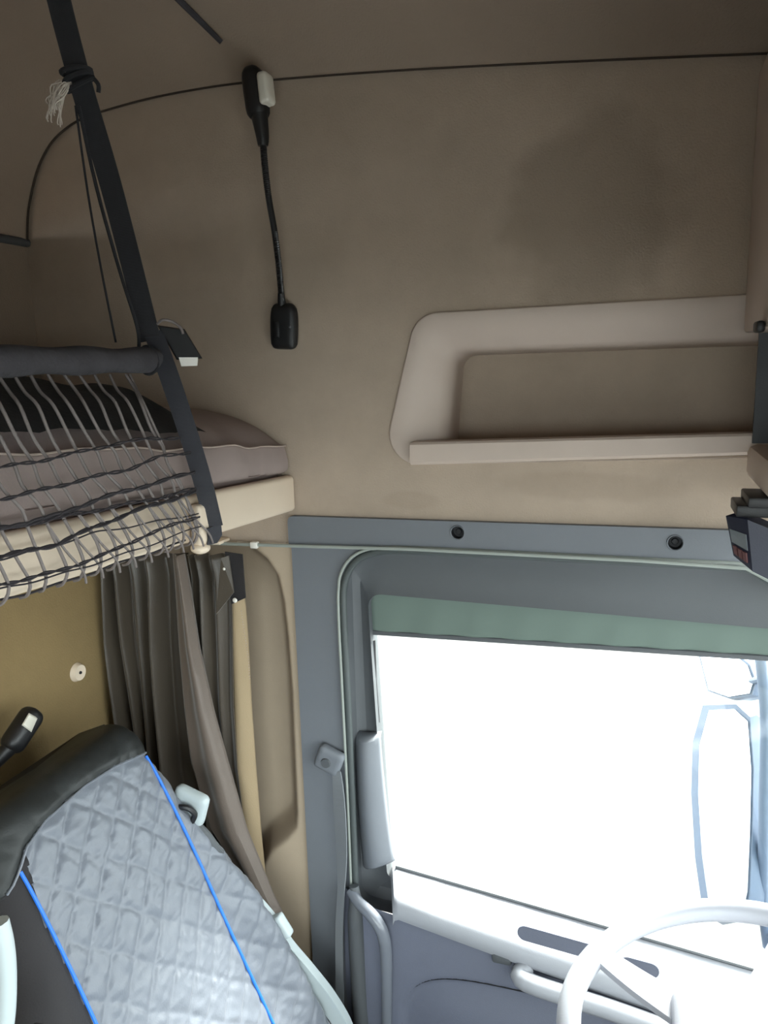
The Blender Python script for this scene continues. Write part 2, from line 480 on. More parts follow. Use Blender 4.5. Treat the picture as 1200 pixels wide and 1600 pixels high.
# door top edge (sill), sloping a little towards the front
def sl_z(x, y):      # glass line and inner edge heights
    zg = .726 + (x + .489) * (.674 - .726) / .477
    zi = .717 + (x + .473) * (.654 - .717) / .396
    t = (.04 - y) / .10
    return zg + (zi - zg) * t
bm = bmesh.new()
cs = [(.062, -.02), (.062, .004), (.04, .004), (.0, .002), (-.04, .001), (-.056, -.003), (-.064, -.013), (-.066, -.03), (-.060, -.045), (-.045, -.05)]
xs = [-.505, -.50, -.49, -.40, -.3, -.2, -.1, 0, .1, .25, .4, .55, .66]
def sill_x(x, i):   # the rear end is rounded in plan
    return x
loft(bm, [[(x + max(0, .04 - y) * .36 * max(0, 1 - (x + .505) / .3), y, sl_z(x, y) + dz - (.02 if i == 0 else .006 if i == 1 else 0)) for y, dz in cs] for i, x in enumerate(xs)], closed=False)
sill = link('door_top', bm, 'sillp', door)
link('glass_wiper_seal', newtube([(x, .034, sl_z(x, .034) + .006) for x in (-.49, -.3, -.1, .1, .3, .6)], .0035, 6), 'greyd', sill)
# long grip slot in the door top
def dz_line(x, k):   # heights on the inner face, parallel to the sill
    return sl_z(x, -.06) + k
sA = aY(812, 1462, -.066); sB = aY(925, 1492, -.066)
# inner door panel
pan = []
bm = bmesh.new()
def panel_pt(u, v):
    x = -.60 + u * 1.32
    zt = sl_z(x, -.06) - .045
    z = zt * (1 - v)
    y = -.045 - .008 * math.sin(math.pi * min(1, v * 1.6)) + .03 * sstep(.06, 0, u * 1.25)
    # belly of the panel and the long pull recess
    d = abs(z - (zt - .045)) / .028
    k = sstep(.02, .06, x + .19) * sstep(1, .6, d)
    y += .045 * k
    # speaker field: shallow inset with rounded outline
    cx, cz = -.16, .33
    q = (abs((x - cx) / .30) ** 4 + abs((z - cz) / .225) ** 4) ** .25
    y += .010 * sstep(1.02, .96, q) - .014 * sstep(.96, .5, q)
    return (x, y, z)
grid(bm, 190, 120, panel_pt)
link('door_panel', bm, 'door', door)
# speaker field outline groove
ol = []
for k in range(72):
    t = 2 * math.pi * k / 72
    c, s = math.cos(t), math.sin(t)
    r = 1 / (abs(c) ** 4 + abs(s) ** 4) ** .25
    ol.append((-.16 + .30 * 1.0 * r * c, -.0468, .33 + .225 * 1.0 * r * s))
link('speaker_field_edge', newtube(ol, .0022, 6, closed=True), 'black', door)
# slot insert dark, raised ring
sc = (sA + sB) / 2
def slot(name, pl, pr, h, y, m, par, depth=.006):
    d = (pr - pl); L = d.length; a = math.atan2(d.z, d.x); pts = []
    for k in range(13):
        t = math.pi / 2 + math.pi * k / 12; pts.append((math.cos(t) * h / 2 - L / 2 + h / 2, math.sin(t) * h / 2))
    for k in range(13):
        t = -math.pi / 2 + math.pi * k / 12; pts.append((math.cos(t) * h / 2 + L / 2 - h / 2, math.sin(t) * h / 2))
    c = (pl + pr) / 2
    q = [(c.x + x * math.cos(a) - z * math.sin(a), c.z + x * math.sin(a) + z * math.cos(a)) for x, z in pts]
    b = bmesh.new(); plate(b, [q], y, y + depth); return link(name, b, m, par, smooth=False)
scene_slots = []
# armrest / pull bar: silver bar under the recess
def bar(u): return None
pa = aY(822, 1534, -.085); pb_ = aY(960, 1580, -.085); pc = aY(1080, 1625, -.085)
bm = bmesh.new(); tube(bm, smooth_path([pa + V((-.006, .03, .004)), pa, pb_, pc, pc + V((.15, 0, -.04)), pc + V((.2, .05, -.05))], 6), .019, 12)
ar = link('armrest', bm, 'sillp', door); ar['label'] = 'silver grey armrest bar'
# door latch lever
lv = aY(778, 1490, -.05)
bm = newbox((lv.x - .012, -.062, lv.z - .016), (lv.x + .03, -.045, lv.z + .014), .006)
link('latch_lever', bm, 'greyd', door)
bm = newbox((lv.x + .03, -.026, lv.z - .035), (lv.x + .22, -.020, lv.z + .006), .003)
link('pull_recess', bm, 'black', door)
M['slotm'] = M['door']
slot('grip_slot', aY(808, 1456, -.070), aY(935, 1492, -.070), .034, -.0685, 'slotm', sill, .004)
slot('grip_slot', aY(968, 1505, -.070), aY(1030, 1522, -.070), .034, -.0685, 'slotm', sill, .004)

# blind
bm = bmesh.new()
zb_l, zb_r = aY(583, 991, .04).z, aY(1195, 1031, .04).z
def blind_pt(u, v):
    x = WT.x - .004 + u * .90
    z = (WT.z + .02) * (1 - v) + (zb_l + (zb_r - zb_l) * min(u / .84, 1.2)) * v
    return (x, .050 + .0015 * math.sin(u * 60 + 2 * v) * v, z)
grid(bm, 60, 10, blind_pt)
bl = empty('sun_blind', (WT.x, .05, zb_l))
cl = link('blind_cloth', bm, 'blind', bl)
sd = cl.modifiers.new('solid', 'SOLIDIFY'); sd.thickness = .001
pl_ = [blind_pt(u / 10, 1) for u in range(11)]
link('hem_bar', newtube(pl_, .006, 8), 'greyd', bl)
tag(bl, 'dark roller sunblind pulled a little way down over the door window', 'blind')

# grab handle on the door post edge
gh = empty('grab_handle', aY(560, 1420, -.05)); tag(gh, 'curved grey grab handle standing off the door post', 'handle')
hp = [aY(547, 1392, -.034), aY(554, 1401, -.042), aY(562, 1412, -.05), aY(576, 1425, -.060), aY(590, 1442, -.066), aY(599, 1462, -.068), aY(603, 1490, -.066), aY(604, 1540, -.062), aY(604, 1640, -.05), aY(602, 1700, -.03)]
link('grip', newtube(smooth_path(hp, 6), lambda t: .010 + .004 * math.sin(math.pi * t), 12), 'grip', gh)
hb = [aY(553, 1384, -.030), aY(556, 1412, -.036), aY(557, 1440, -.040), aY(560, 1500, -.044), aY(566, 1600, -.044), aY(574, 1720, -.044)]
link('mount', newtube(smooth_path(hb, 6), lambda t: .011 + .009 * sstep(0, .4, t), 12), 'greyd', gh)

# ------------------------------------------------------------------ storage tray
tray = empty('storage_tray', (-.1, .0, 1.66)); tag(tray, 'beige moulded storage tray let into the side wall above the door', 'tray')
op = xz([(686, 716), (699, 547)], .035); OTR = aY(1180, 531, .035).z; OBR = aY(1180, 704, .035).z
PD = .19
dp = xz([(712, 748), (726, 556)], PD); DTR = aY(1180, 540, PD).z; DBR = OBR - .055
r_in = fillet([op[0], op[1], (XTR - .02, OTR), (XTR - .02, OBR)], [.03, .03, .01, .01], 10)
r_in2 = fillet([(op[0][0] + .012, op[0][1]), (op[1][0] + .012, op[1][1] - .004), (XTR - .025, OTR - .004), (XTR - .025, OBR)], [.03, .03, .01, .01], 10)
r_d = fillet([dp[0], dp[1], (XTR - .03, DTR), (XTR - .03, DBR)], [.02, .03, .01, .01], 10)
def shr(p, k): 
    cx, cz = -.09, 1.83; return [(cx + (x - cx) * k, cz + (z - cz) * k) for x, z in p]
bm = bmesh.new()
loft(bm, [ring3(tray_out, .004), ring3(tray_out, -.003), ring3(mixc(tray_out, r_in, .04), -.005), ring3(mixc(tray_out, r_in, .5), .012), ring3(mixc(tray_out, r_in, .92), .028), ring3(r_in, .034), ring3(r_in2, .048),
          ring3(mixc(r_in2, r_d, .75), .13), ring3(mixc(r_in2, r_d, .93), .16), ring3(r_d, PD)])
pk = link('pocket', bm, 'beige', tray)
if 'sharp_edge' in pk.data.attributes: pk.data.attributes.remove(pk.data.attributes['sharp_edge'])
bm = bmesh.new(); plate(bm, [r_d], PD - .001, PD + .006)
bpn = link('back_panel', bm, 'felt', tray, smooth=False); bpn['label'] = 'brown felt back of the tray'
LL = aY(640, 692, -.03); LB = aY(640, 727, -.03); LR = aY(1190, 677, -.03); LRB = aY(1190, 711, -.03)
bm = bmesh.new()
def led(p, q, r, s):
    pass
secs = []
for (x, zt_, zb_) in ((LL.x, LL.z, LB.z), (LL.x + .002, LL.z, LB.z), (LR.x, LR.z, LRB.z), (XTR, LR.z + .002, LRB.z)):
    secs.append([(x, -.024, zb_ + .0), (x, -.031, zb_ + .006), (x, -.030, zt_ - .004), (x, -.026, zt_), (x, .010, zt_), (x, .014, zt_ - .006), (x, .014, zb_ + .01), (x, -.002, zb_)])
loft(bm, secs, cap_first=True, cap_last=True)
link('ledge', bm, 'beige', tray, smooth=False)

# ------------------------------------------------------------------ overhead locker at the front
ol_ = empty('overhead_locker', (.2, -.4, 1.6)); tag(ol_, 'beige overhead locker along the windscreen, in shade', 'locker')
bm = bmesh.new()
LX = .163
zo0, zo1 = aY(1190, 690).z, aY(1190, 520).z
y1 = -.012
box(bm, (LX, -.85, zo1), (.50, y1, 2.288), .006)
link('locker_body', bm, 'beige', ol_)
bm = newbox((LX + .012, -.85, zo0 - .055), (.50, y1 - .03, zo0), .012)
link('locker_floor', bm, 'beige', ol_)
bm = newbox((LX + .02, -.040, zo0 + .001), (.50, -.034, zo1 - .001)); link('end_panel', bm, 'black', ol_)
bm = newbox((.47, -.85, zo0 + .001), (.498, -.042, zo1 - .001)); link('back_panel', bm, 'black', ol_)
kn = aX(1192, 512, LX)
bm = newbox((LX - .012, kn.y - .03, kn.z - .007), (LX - .0005, kn.y + .008, kn.z + .009), .004); link('latch', bm, 'black', ol_)

# small dark unit hanging under the locker
dv = empty('control_unit', (.17, -.2, 1.6)); tag(dv, 'small dark blue control unit hanging under the overhead locker', 'control unit')
dY = -.2
c0, c1 = aY(1134, 806, dY), aY(1146, 868, dY); e0, e1 = aY(1168, 812, dY - .03), aY(1176, 893, dY - .03)
f0, f1 = aY(1260, 850, dY - .03), aY(1260, 935, dY - .03)
def thick(pts, dvec): return [tuple(V(p) + V(dvec)) for p in pts]
bm = bmesh.new()
bk = V((.05, .05, .0))
loft(bm, [[c0, e0, f0, f0 + V((0, .07, 0)), c0 + V((.03, .05, 0))], [c1, e1, f1, f1 + V((0, .07, 0)), c1 + V((.03, .05, 0))]], cap_first=True, cap_last=True)
link('body', bm, 'dial', dv, smooth=False)
def quad_on(a, b, c, d, u0, u1, v0, v1, off):
    def q(u, v): return a.lerp(b, u).lerp(c.lerp(d, u), v)
    n = (b - a).cross(c - a).normalized()
    if n.dot(CAM - a) < 0: n = -n
    bb = bmesh.new(); p = [q(u0, v0), q(u1, v0), q(u1, v1), q(u0, v1)]
    loft(bb, [[x - n * .001 for x in p], [x + n * off for x in p]], cap_first=True, cap_last=True); return bb
link('display', quad_on(c0, e0, c1, e1, .1, .88, .30, .62, .0015), 'disp', dv, smooth=False)
for k in range(3):
    link('key', quad_on(c0, e0, c1, e1, .16 + .24 * k, .34 + .24 * k, .68, .88, .003), 'red', dv, smooth=False)
bm = bmesh.new(); dvz = c0.z
t0, t1 = c0 + V((.012, -.004, .004)), c0 + V((.16, -.02, .004))
box(bm, (t0.x, dY - .02, t0.z - .002), (t1.x, dY + .06, t0.z + .016), .003)
box(bm, (t0.x + .014, dY - .03, t0.z + .014), (t1.x, dY + .06, t0.z + .030), .003)
box(bm, (.19, -.24, dvz), (.24, -.14, zo0 - .0555), .004)
link('mount', bm, 'black', dv)

# ------------------------------------------------------------------ curtain rail
rail_px = [(300, 847), (330, 849), (455, 853), (640, 858), (800, 866), (1000, 876), (1100, 883), (1166, 888)]
rp = [aY(a, b, -.03) for a, b in rail_px] + [aY(1200, 906, -.04), aY(1240, 930, -.05)]
rl = empty('curtain_rail', rp[0]); tag(rl, 'thin pale curtain rail running along under the header trim', 'curtain rail')
link('track', newtube(rp, .0036, 8), 'rubl', rl)
bm = bmesh.new(); box(bm, (-1.2, -.05, 1.485), (rp[0].x + .08, -.005, 1.492), .002)
link('bracket', bm, 'cream', rl)
cp = aY(398, 852, -.03)
link('clip', newbox((cp.x - .008, -.037, cp.z - .006), (cp.x + .008, -.024, cp.z + .008), .002), 'white', rl)

# ------------------------------------------------------------------ bunk, mattress
def tilt(b, k=.056):
    for v in b.verts: v.co.z += k * max(0, -v.co.y)
    return b
bunk = empty('bunk_bed', (-1, -.8, 1.56)); tag(bunk, 'upper bunk with a cream front board fixed to the side wall', 'bunk')
zb0, zb1 = 1.556, aX(465, 741, -.675).z
bm = tilt(newbox((-.70, YR + .1, zb0), (-.675, -.004, zb1), .009, 3))
link('front_board', bm, 'cream', bunk)
bm = newbox((XR + .005, YR + .1, zb0 + .004), (-.701, -.004, zb0 + .05), .004); tilt(bm)
link('base', bm, 'cream', bunk)
# corner bracket that takes the strap
by = aX(322, 800, -.66).y
bm = tilt(newbox((-.674, by - .032, zb0 - .004), (-.652, by + .018, zb1 - .012), .008, 3))
link('corner_bracket', bm, 'cream', bunk)
bm = bmesh.new(); bmesh.ops.create_uvsphere(bm, u_segments=16, v_segments=10, radius=.016, matrix=Matrix.Translation((-.664, by - .018, zb0 + .056 * -by - .008)) @ Matrix.Scale(.6, 4, (0, 0, 1)))
link('bracket_foot', bm, 'cream', bunk)

mt = empty('mattress', (-1, -.8, 1.61)); tag(mt, 'grey brown mattress with a stitched edge lying on the upper bunk', 'mattress')
mz0 = zb0 + .052
prof_m = [(-1.27, mz0 + .002), (-1.28, mz0 + .06), (-1.27, mz0 + .13), (-1.2, mz0 + .16), (-1.05, 1.768), (-.93, 1.770), (-.86, 1.766), (-.80, 1.752), (-.745, 1.728), (-.705, 1.70), (-.690, 1.692), (-.686, 1.686), (-.682, 1.672), (-.680, 1.655), (-.684, 1.64), (-.705, 1.632), (-.708, 1.62), (-.71, mz0 + .004)]
prof_m = [(p.x, p.y) for p in smooth_path([V(p) for p in prof_m], 4)]
cxm, czm = -.98, 1.69
bm = bmesh.new(); rings = []
ys = [-.0055, -.008, -.014, -.03, -.06] + [-.06 - .025 * k for k in range(1, 76)]
for i, y in enumerate(ys):
    k = {0: .90, 1: .955, 2: .985, 3: .998}.get(i, 1.0)
    rg = []
    for j, (x, z) in enumerate(prof_m):
        # soft hollows along the front face
        w = (.004 * math.sin(y * 21 + 1.0) + .003 * math.sin(y * 47)) * sstep(-.85, -.70, x) * (1 if z > 1.64 else 0)
        dip = -.006 * math.exp(-((y + .115) / .018) ** 2) * sstep(-.75, -.69, x)
        rise = -y * .056 + min(-y, .72) * .040 * sstep(1.60, 1.69, z)
        rg.append((cxm + (x - cxm) * k + w + dip, y, czm + (z - czm) * k + w * .6 + rise))
    rings.append(rg)
loft(bm, rings, cap_first=True, cap_last=True)
link('cover', bm, 'mattress', mt)
bm = bmesh.new()
st = []
for i, y in enumerate(ys[2:]):
    w = (.004 * math.sin(y * 21 + 1.0) + .003 * math.sin(y * 47))
    dip = -.006 * math.exp(-((y + .115) / .018) ** 2)
    st.append((-.688 + w + dip + .0005, y, 1.692 + w * .6 + .0005 - y * .056 + min(-y, .72) * .040))
tube(bm, st, .0016, 6)
link('edge_stitching', bm, 'stitch', mt)

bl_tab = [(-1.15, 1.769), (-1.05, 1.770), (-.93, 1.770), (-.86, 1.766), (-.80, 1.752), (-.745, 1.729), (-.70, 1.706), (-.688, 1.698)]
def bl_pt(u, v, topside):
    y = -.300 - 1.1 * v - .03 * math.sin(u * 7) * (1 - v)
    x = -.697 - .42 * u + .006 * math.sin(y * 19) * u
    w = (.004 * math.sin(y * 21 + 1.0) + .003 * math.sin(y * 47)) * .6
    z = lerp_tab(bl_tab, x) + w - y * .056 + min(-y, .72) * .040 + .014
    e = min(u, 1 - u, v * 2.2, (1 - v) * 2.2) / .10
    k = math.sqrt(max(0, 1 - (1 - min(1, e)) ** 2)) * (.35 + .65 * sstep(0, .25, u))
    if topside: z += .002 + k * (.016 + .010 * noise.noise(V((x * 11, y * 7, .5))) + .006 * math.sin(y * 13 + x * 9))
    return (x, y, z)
bm = bmesh.new()  # thin black layer that follows the mattress top behind the net
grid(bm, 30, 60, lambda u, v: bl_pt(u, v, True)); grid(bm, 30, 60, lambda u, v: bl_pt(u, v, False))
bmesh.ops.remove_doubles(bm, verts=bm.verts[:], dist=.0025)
tag(link('black_layer', bm, 'black_layer'), 'thin black layer over the mattress behind the safety net', 'black_layer')

# ------------------------------------------------------------------ safety net
net = empty('safety_net', (-.7, -.9, 1.6)); tag(net, 'knotted cord safety net hung from a dark padded bar in front of the bunk', 'net')
TX, TZ = -.715, 1.868
ty0 = aX(243, 562, TX).y
bm = bmesh.new()
tp = [(TX, ty0 - .0005 - .02 * k, TZ + .0006 * math.sin(k * 1.1)) for k in range(0, 76)]
tube(bm, tp, lambda t: .0185 + .0015 * math.sin(t * 70) , 14)
link('padded_bar', bm, 'tube', net)
bm = bmesh.new()
tube(bm, [(TX + .018 * math.cos(a), ty0 - .020, TZ + .021 * math.sin(a)) for a in [2 * math.pi * k / 20 for k in range(20)]], .0025, 6, closed=True)
link('binding_cord', bm, 'web', net)
# cords: bar -> over the mattress edge -> over the front board -> hooked under it
shape = [(0, 0), (17, 22), (35, 44), (59, 93), (79, 125), (94, 155), (117, 184), (129, 210), (152, 248), (162, 277), (156, 296), (146, 300)]
NX = [-.715, -.696, -.672, -.660, -.660, -.654, -.649, -.647, -.646, -.647, -.655, -.668]
bm = bmesh.new()
tops = [197, 203, 172, 148, 124, 100, 75, 48, 22] + [-4 - 26.5 * k for k in range(3)]
for i, tx in enumerate(tops):
    kx = lerp_tab([(0, 1.0), (100, .97), (148, .86), (172, .80), (197, .69), (204, .64)], tx)
    yb = 945 - .318 * (tx + 156 * kx); ky = (yb - 592) / 296
    pts = []
    for k, ((dx, dy), X_) in enumerate(zip(shape, NX)):
        wob = 2.4 * math.sin(k * 1.9 + i * 1.3) if 0 < k < 9 else 0
        pts.append(aX(tx + dx * kx + wob, 590 + dy * ky, X_))
    pts[0].z += .004
    tube(bm, smooth_path(pts, 4), .0021, 6)
    if i == len(tops) - 1:
        for e in range(1, 34):
            tube(bm, smooth_path([p + V((.001 * math.sin(e * 1.7 + q), -.031 * e + .003 * math.sin(e * 2.1 + q), .0017 * e * (q / 11))) for q, p in enumerate(pts)], 3), .0021, 5)
    if tx < 190:      # second leg of the mesh diamond on the front board
        q = [aX(tx + (dx * kx) + o_, 590 + dy * ky, -.6455) for (dx, dy), o_ in zip(shape[7:11], (1, 7, 24, 36))]
        tube(bm, smooth_path(q, 4), .0017, 5)
link('netting', bm, 'cord', net)
bm = bmesh.new()
rows = [([(0, 732), (60, 722), (120, 709), (180, 695), (240, 685), (288, 684)], .0016, 1),
        ([(0, 780), (60, 767), (120, 752), (200, 733), (250, 714), (298, 706)], .0018, 1),
        ([(0, 826), (90, 805), (150, 781), (230, 758), (304, 738)], .0026, 1),
        ([(0, 828), (90, 809), (150, 797), (230, 782), (306, 764)], .0017, 1),
        ([(0, 870), (90, 850), (150, 822), (230, 792), (306, 768)], .0026, 1),
        ([(0, 874), (90, 851), (150, 832), (230, 818), (310, 802)], .0015, 0),
        ([(0, 914), (90, 893), (170, 864), (230, 835), (312, 806)], .0019, 1),
        ([(0, 921), (90, 899), (170, 874), (230, 853), (314, 822)], .0015, 0),
        ([(0, 944), (100, 915), (200, 880), (300, 846)], .0022, 0)]
def ext_tab(tab, x):
    if x < tab[0][0]:
        (a, va), (b, vb) = tab[0], tab[1]; return va + (vb - va) * (x - a) / (b - a)
    return lerp_tab(tab, x)
for j, (tab, rr, two) in enumerate(rows):
    xe = tab[-1][0]
    for tw in range(2 if two else 1):
        pts = []
        nk = int((xe + 110) / 12)
        for k in range(nk):
            x = xe - k * 12
            y = ext_tab(tab, x) + 1.6 * math.sin(k * .8 + j * 1.3) + (2.0 if tw else -2.0) * math.sin(k * 1.35 + j) * two
            p = aX(x, y, -.6445 + .0012 * math.cos(k * 1.35 + tw * 3.1))
            if j == 8: p.x -= .012
            if j == 0: p.x -= .006
            pts.append(p)
        last = pts[-1].copy()
        for k in range(1, int((last.y + 1.93) / .025)):
            pts.append(V((last.x + .0015 * math.cos(k * 1.3 + tw * 3.1), last.y - .025 * k, last.z + .0014 * k + .003 * math.sin(k * .8 + j) + (.0022 if tw else -.0022) * math.sin(k * 1.35 + j) * two)))
        tube(bm, smooth_path(pts, 2), rr * .72, 5)
link('cross_cords', bm, 'cordd', net)

# ------------------------------------------------------------------ strap to the roof
sp = empty('roof_strap', (-.66, -.33, 1.6)); tag(sp, 'black webbing strap with a frayed thread running from bunk front to roof', 'strap')
B0 = aX(334, 822, -.645); B1 = aX(312, 735, -.650); B2 = aX(272, 610, -.675)
Bm = aY(240, 520, -.395); T1 = aY(178, 300, -.435); T2 = aY(128, 130, -.47); T3 = aY(94, 0, -.495); T4 = aY(78, -60, -.51)
path_low = [B0, B1, B2, Bm]
path_up = [Bm + V((-.004, 0, -.012)), T1, T2, T3, T4 + V((0, 0, .02))]
sidev = V((.93, .30, .05))
bm = bmesh.new(); ribbon(bm, smooth_path(path_low, 6), .0295, .0022, sidev)
# folded end wrapped over the bracket
B00 = aX(336, 838, -.645)
ribbon(bm, [B0, B00, B00 + V((-.006, 0, -.012)), B00 + V((-.024, -.002, -.016))], .0295, .0024, V((.3, .93, .1)))
link('lower_webbing', bm, 'webg', sp)
bm = bmesh.new(); ribbon(bm, [p + V((.0, -.003, 0)) for p in smooth_path(path_up, 6)], .0315, .003, sidev)
link('upper_webbing', bm, 'web', sp)
# knot with the frayed thread
kc = aY(122, 122, -.474)
bm = bmesh.new()
dirn = (T2 - T1).normalized(); s1 = (sidev - dirn * sidev.dot(dirn)).normalized(); n1 = dirn.cross(s1)
for q in range(3):
    c = kc + dirn * (.008 * (q - 1))
    tube(bm, [c + s1 * .0205 * math.cos(a) + n1 * .007 * math.sin(a) + dirn * (.005 * math.cos(a + q)) for a in [2 * math.pi * k / 20 for k in range(20)]], .0035, 6, closed=True)
tube(bm, smooth_path([kc + s1 * .018, kc + s1 * .025 - dirn * .012, kc + s1 * .022 - dirn * .022], 4), .003, 6)
link('knot', bm, 'web', sp)
bm = bmesh.new()
f0 = aY(108, 130, -.48)
rnd = random.Random(3)
for q in range(26):
    e = aY(rnd.uniform(74, 98), rnd.uniform(160, 200), -.49 + rnd.uniform(-.012, .012))
    mid = aY(rnd.uniform(80, 104), rnd.uniform(128, 150), -.485 + rnd.uniform(-.01, .01))
    tube(bm, smooth_path([f0 + V((rnd.uniform(-.003, .003),) * 3), mid, e + V((0, 0, .008)), e], 4), .0009, 4)
link('frayed_thread', bm, 'tuft', sp)
# thin cords from the knot down to the bar
bm = bmesh.new()
tube(bm, smooth_path([aY(118, 165, -.474), aY(137, 300, -.452), aY(158, 420, -.45), aY(181, 535, -.449)], 5), .0017, 6)
tube(bm, smooth_path([aY(123, 165, -.474), aY(150, 290, -.446), aY(186, 420, -.43), aY(214, 510, -.424), aY(217, 545, -.424)], 5), .0026, 6)
link('cord', bm, 'web', sp)
# buckle
bk = empty('dummy', (0, 0, 0)); bpy.data.objects.remove(bk)
b_a, b_b, b_c, b_d = aY(246, 508, -.385), aY(288, 514, -.375), aY(316, 560, -.370), aY(276, 562, -.382)
bm = bmesh.new(); nb = (CAM - b_a).normalized()
q4 = [b_a, b_b, b_c, b_d]
cc = sum(q4, V()) / 4
loft(bm, [[p + (cc - p) * .10 - nb * .008 for p in q4], [p - nb * .005 for p in q4], [p + nb * .006 for p in q4], [p + (cc - p) * .10 + nb * .010 for p in q4]], cap_first=True, cap_last=True)
bu = link('buckle', bm, 'black', sp, smooth=False)
w4 = [aY(279, 558, -.383), aY(309, 558, -.374), aY(308, 571, -.374), aY(283, 572, -.383)]
bm = bmesh.new(); loft(bm, [[p - nb * .004 for p in w4], [p + nb * .009 for p in w4]], cap_first=True, cap_last=True)
wt = link('end_tag', bm, 'white', bu, smooth=False); wt['label'] = 'white plastic end'
bm = bmesh.new()
tube(bm, smooth_path([aY(246, 506, -.40), aY(254, 500, -.405), aY(268, 502, -.395), aY(282, 512, -.39), aY(286, 522, -.388)], 5), .0022, 6)
link('tie_cord', bm, 'cord', bu)

# ------------------------------------------------------------------ gooseneck lamps
def rounded_box_bm(half, r, n=8):
    bm = bmesh.new(); bmesh.ops.create_cube(bm, size=2)
    bmesh.ops.subdivide_edges(bm, edges=bm.edges[:], cuts=n, use_grid_fill=True)
    for v in bm.verts:
        p = V((v.co.x * half[0], v.co.y * half[1], v.co.z * half[2]))
        q = V([max(-(half[i] - r), min(half[i] - r, p[i])) for i in range(3)])
        d = p - q
        v.co = q + d.normalized() * r if d.length > 1e-9 else p
    return bm

def xf(bm, m):
    bm.transform(m); return bm

lamp = empty('reading_lamp', aY(445, 512)); tag(lamp, 'black gooseneck reading lamp with white lens on the upper side wall', 'lamp')
lc = aY(444, 510, -.014)
ang = math.radians(3)
bm = rounded_box_bm((.029, .0135, .045), .0125)
for v in bm.verts:
    v.co.x *= 1 - .10 * (abs(v.co.z) / .045) ** 2 if v.co.z < 0 else 1 - .22 * (v.co.z / .045) ** 3
base = link('base', xf(bm, Matrix.Translation((lc.x, -.0135, lc.z)) @ Matrix.Rotation(ang, 4, 'Y')), 'black', lamp)
sw = aY(433, 515, -.027)
link('rocker_switch', newbox((sw.x - .006, -.0305, sw.z - .016), (sw.x + .006, -.024, sw.z + .016), .003), 'black', base)
ld = aY(453, 511, -.027)
bm = bmesh.new(); bmesh.ops.create_uvsphere(bm, u_segments=10, v_segments=8, radius=.0028, matrix=Matrix.Translation((ld.x, -.0275, ld.z)))
link('indicator', bm, 'steel', base)
np_ = [aY(441, 478, -.016), aY(439, 455, -.022), aY(435, 410, -.032), aY(429, 362, -.040), aY(420, 310, -.046), aY(414, 260, -.050), aY(411, 222, -.052)]
link('collar', newtube([aY(442, 484, -.015), aY(440, 470, -.018), aY(439, 458, -.022)], lambda t: .0095 - .003 * t, 12), 'black', lamp)
pth = smooth_path(np_, 30)
link('gooseneck', newtube(pth, lambda t: .0062 + .0007 * math.sin(t * 560), 10), 'black', lamp)
bm = bmesh.new(); hl_ = smooth_path([p + V((.0045, -.0032, 0)) for p in np_[:4]], 30)
tube(bm, hl_, lambda t: .0022 + .0006 * math.sin(t * 300), 6); link('steel_braid', bm, 'steel', lamp)
link('neck_socket', newtube(smooth_path([aY(411, 228, -.052), aY(410, 212, -.053), aY(406, 185, -.055), aY(403, 166, -.056)], 5), lambda t: .0095 + .0085 * t, 14), 'black', lamp)
hc = aY(401, 146, -.052); hn = aY(407, 112, -.050); hm = aY(410, 182, -.055)
bm = rounded_box_bm((.021, .022, .047), .018)
for v in bm.verts:
    v.co.x *= 1 - .16 * max(0, v.co.z / .047) ** 2
hd = link('head', xf(bm, Matrix.Translation((hc.x - .002, hc.y, hc.z)) @ Matrix.Rotation(math.radians(-6), 4, 'Y')), 'black', lamp)
bm = rounded_box_bm((.0105, .018, .0265), .007)
for v in bm.verts:
    v.co.z -= .30 * max(0, -(v.co.x)) if v.co.z < 0 else 0
dl = aY(414, 138, -.062)
ln_ = link('lens', xf(bm, Matrix.Translation((dl.x + .0005, dl.y + .004, dl.z)) @ Matrix.Rotation(math.radians(-4), 4, 'Y')), 'lens', hd)
ln_['label'] = 'white lamp lens'

lamp2 = empty('reading_lamp', aX(20, 1190, -1.14)); tag(lamp2, 'second black reading lamp standing out from the rear wall above the seat back', 'lamp')
L0, L1, L2, L3 = aX(-40, 1235, -1.13), aX(-5, 1190, -1.10), aX(18, 1165, -1.085), aX(40, 1132, -1.08)
link('gooseneck', newtube(smooth_path([V((XL + .004, L0.y - .06, L0.z - .03)), L0, L1], 8), .0055, 10), 'black', lamp2)
link('neck_socket', newtube(smooth_path([L0.lerp(L1, .5), L1, L2], 6), lambda t: .009 + .007 * t, 12), 'black', lamp2)
dax = (L3 - L2).normalized()
rotm = dax.to_track_quat('Z', 'Y').to_matrix().to_4x4()
bm = rounded_box_bm((.021, .022, .043), .017)
hd2 = link('head', xf(bm, Matrix.Translation(L2.lerp(L3, .75)) @ rotm), 'black', lamp2)
a2, b2, c2, d2 = aX(34, 1133, -1.055), aX(45, 1114, -1.055), aX(60, 1122, -1.060), aX(49, 1144, -1.060)
bm = bmesh.new(); q4 = [a2, b2, c2, d2]; nv = (CAM - a2).normalized(); cc = sum(q4, V()) / 4
loft(bm, [[p - nv * .02 for p in q4], [p + nv * .0 for p in q4], [p + (cc - p) * .2 + nv * .005 for p in q4]], cap_first=True, cap_last=True)
l2 = link('lens', bm, 'lens', hd2); l2['label'] = 'white lamp lens'

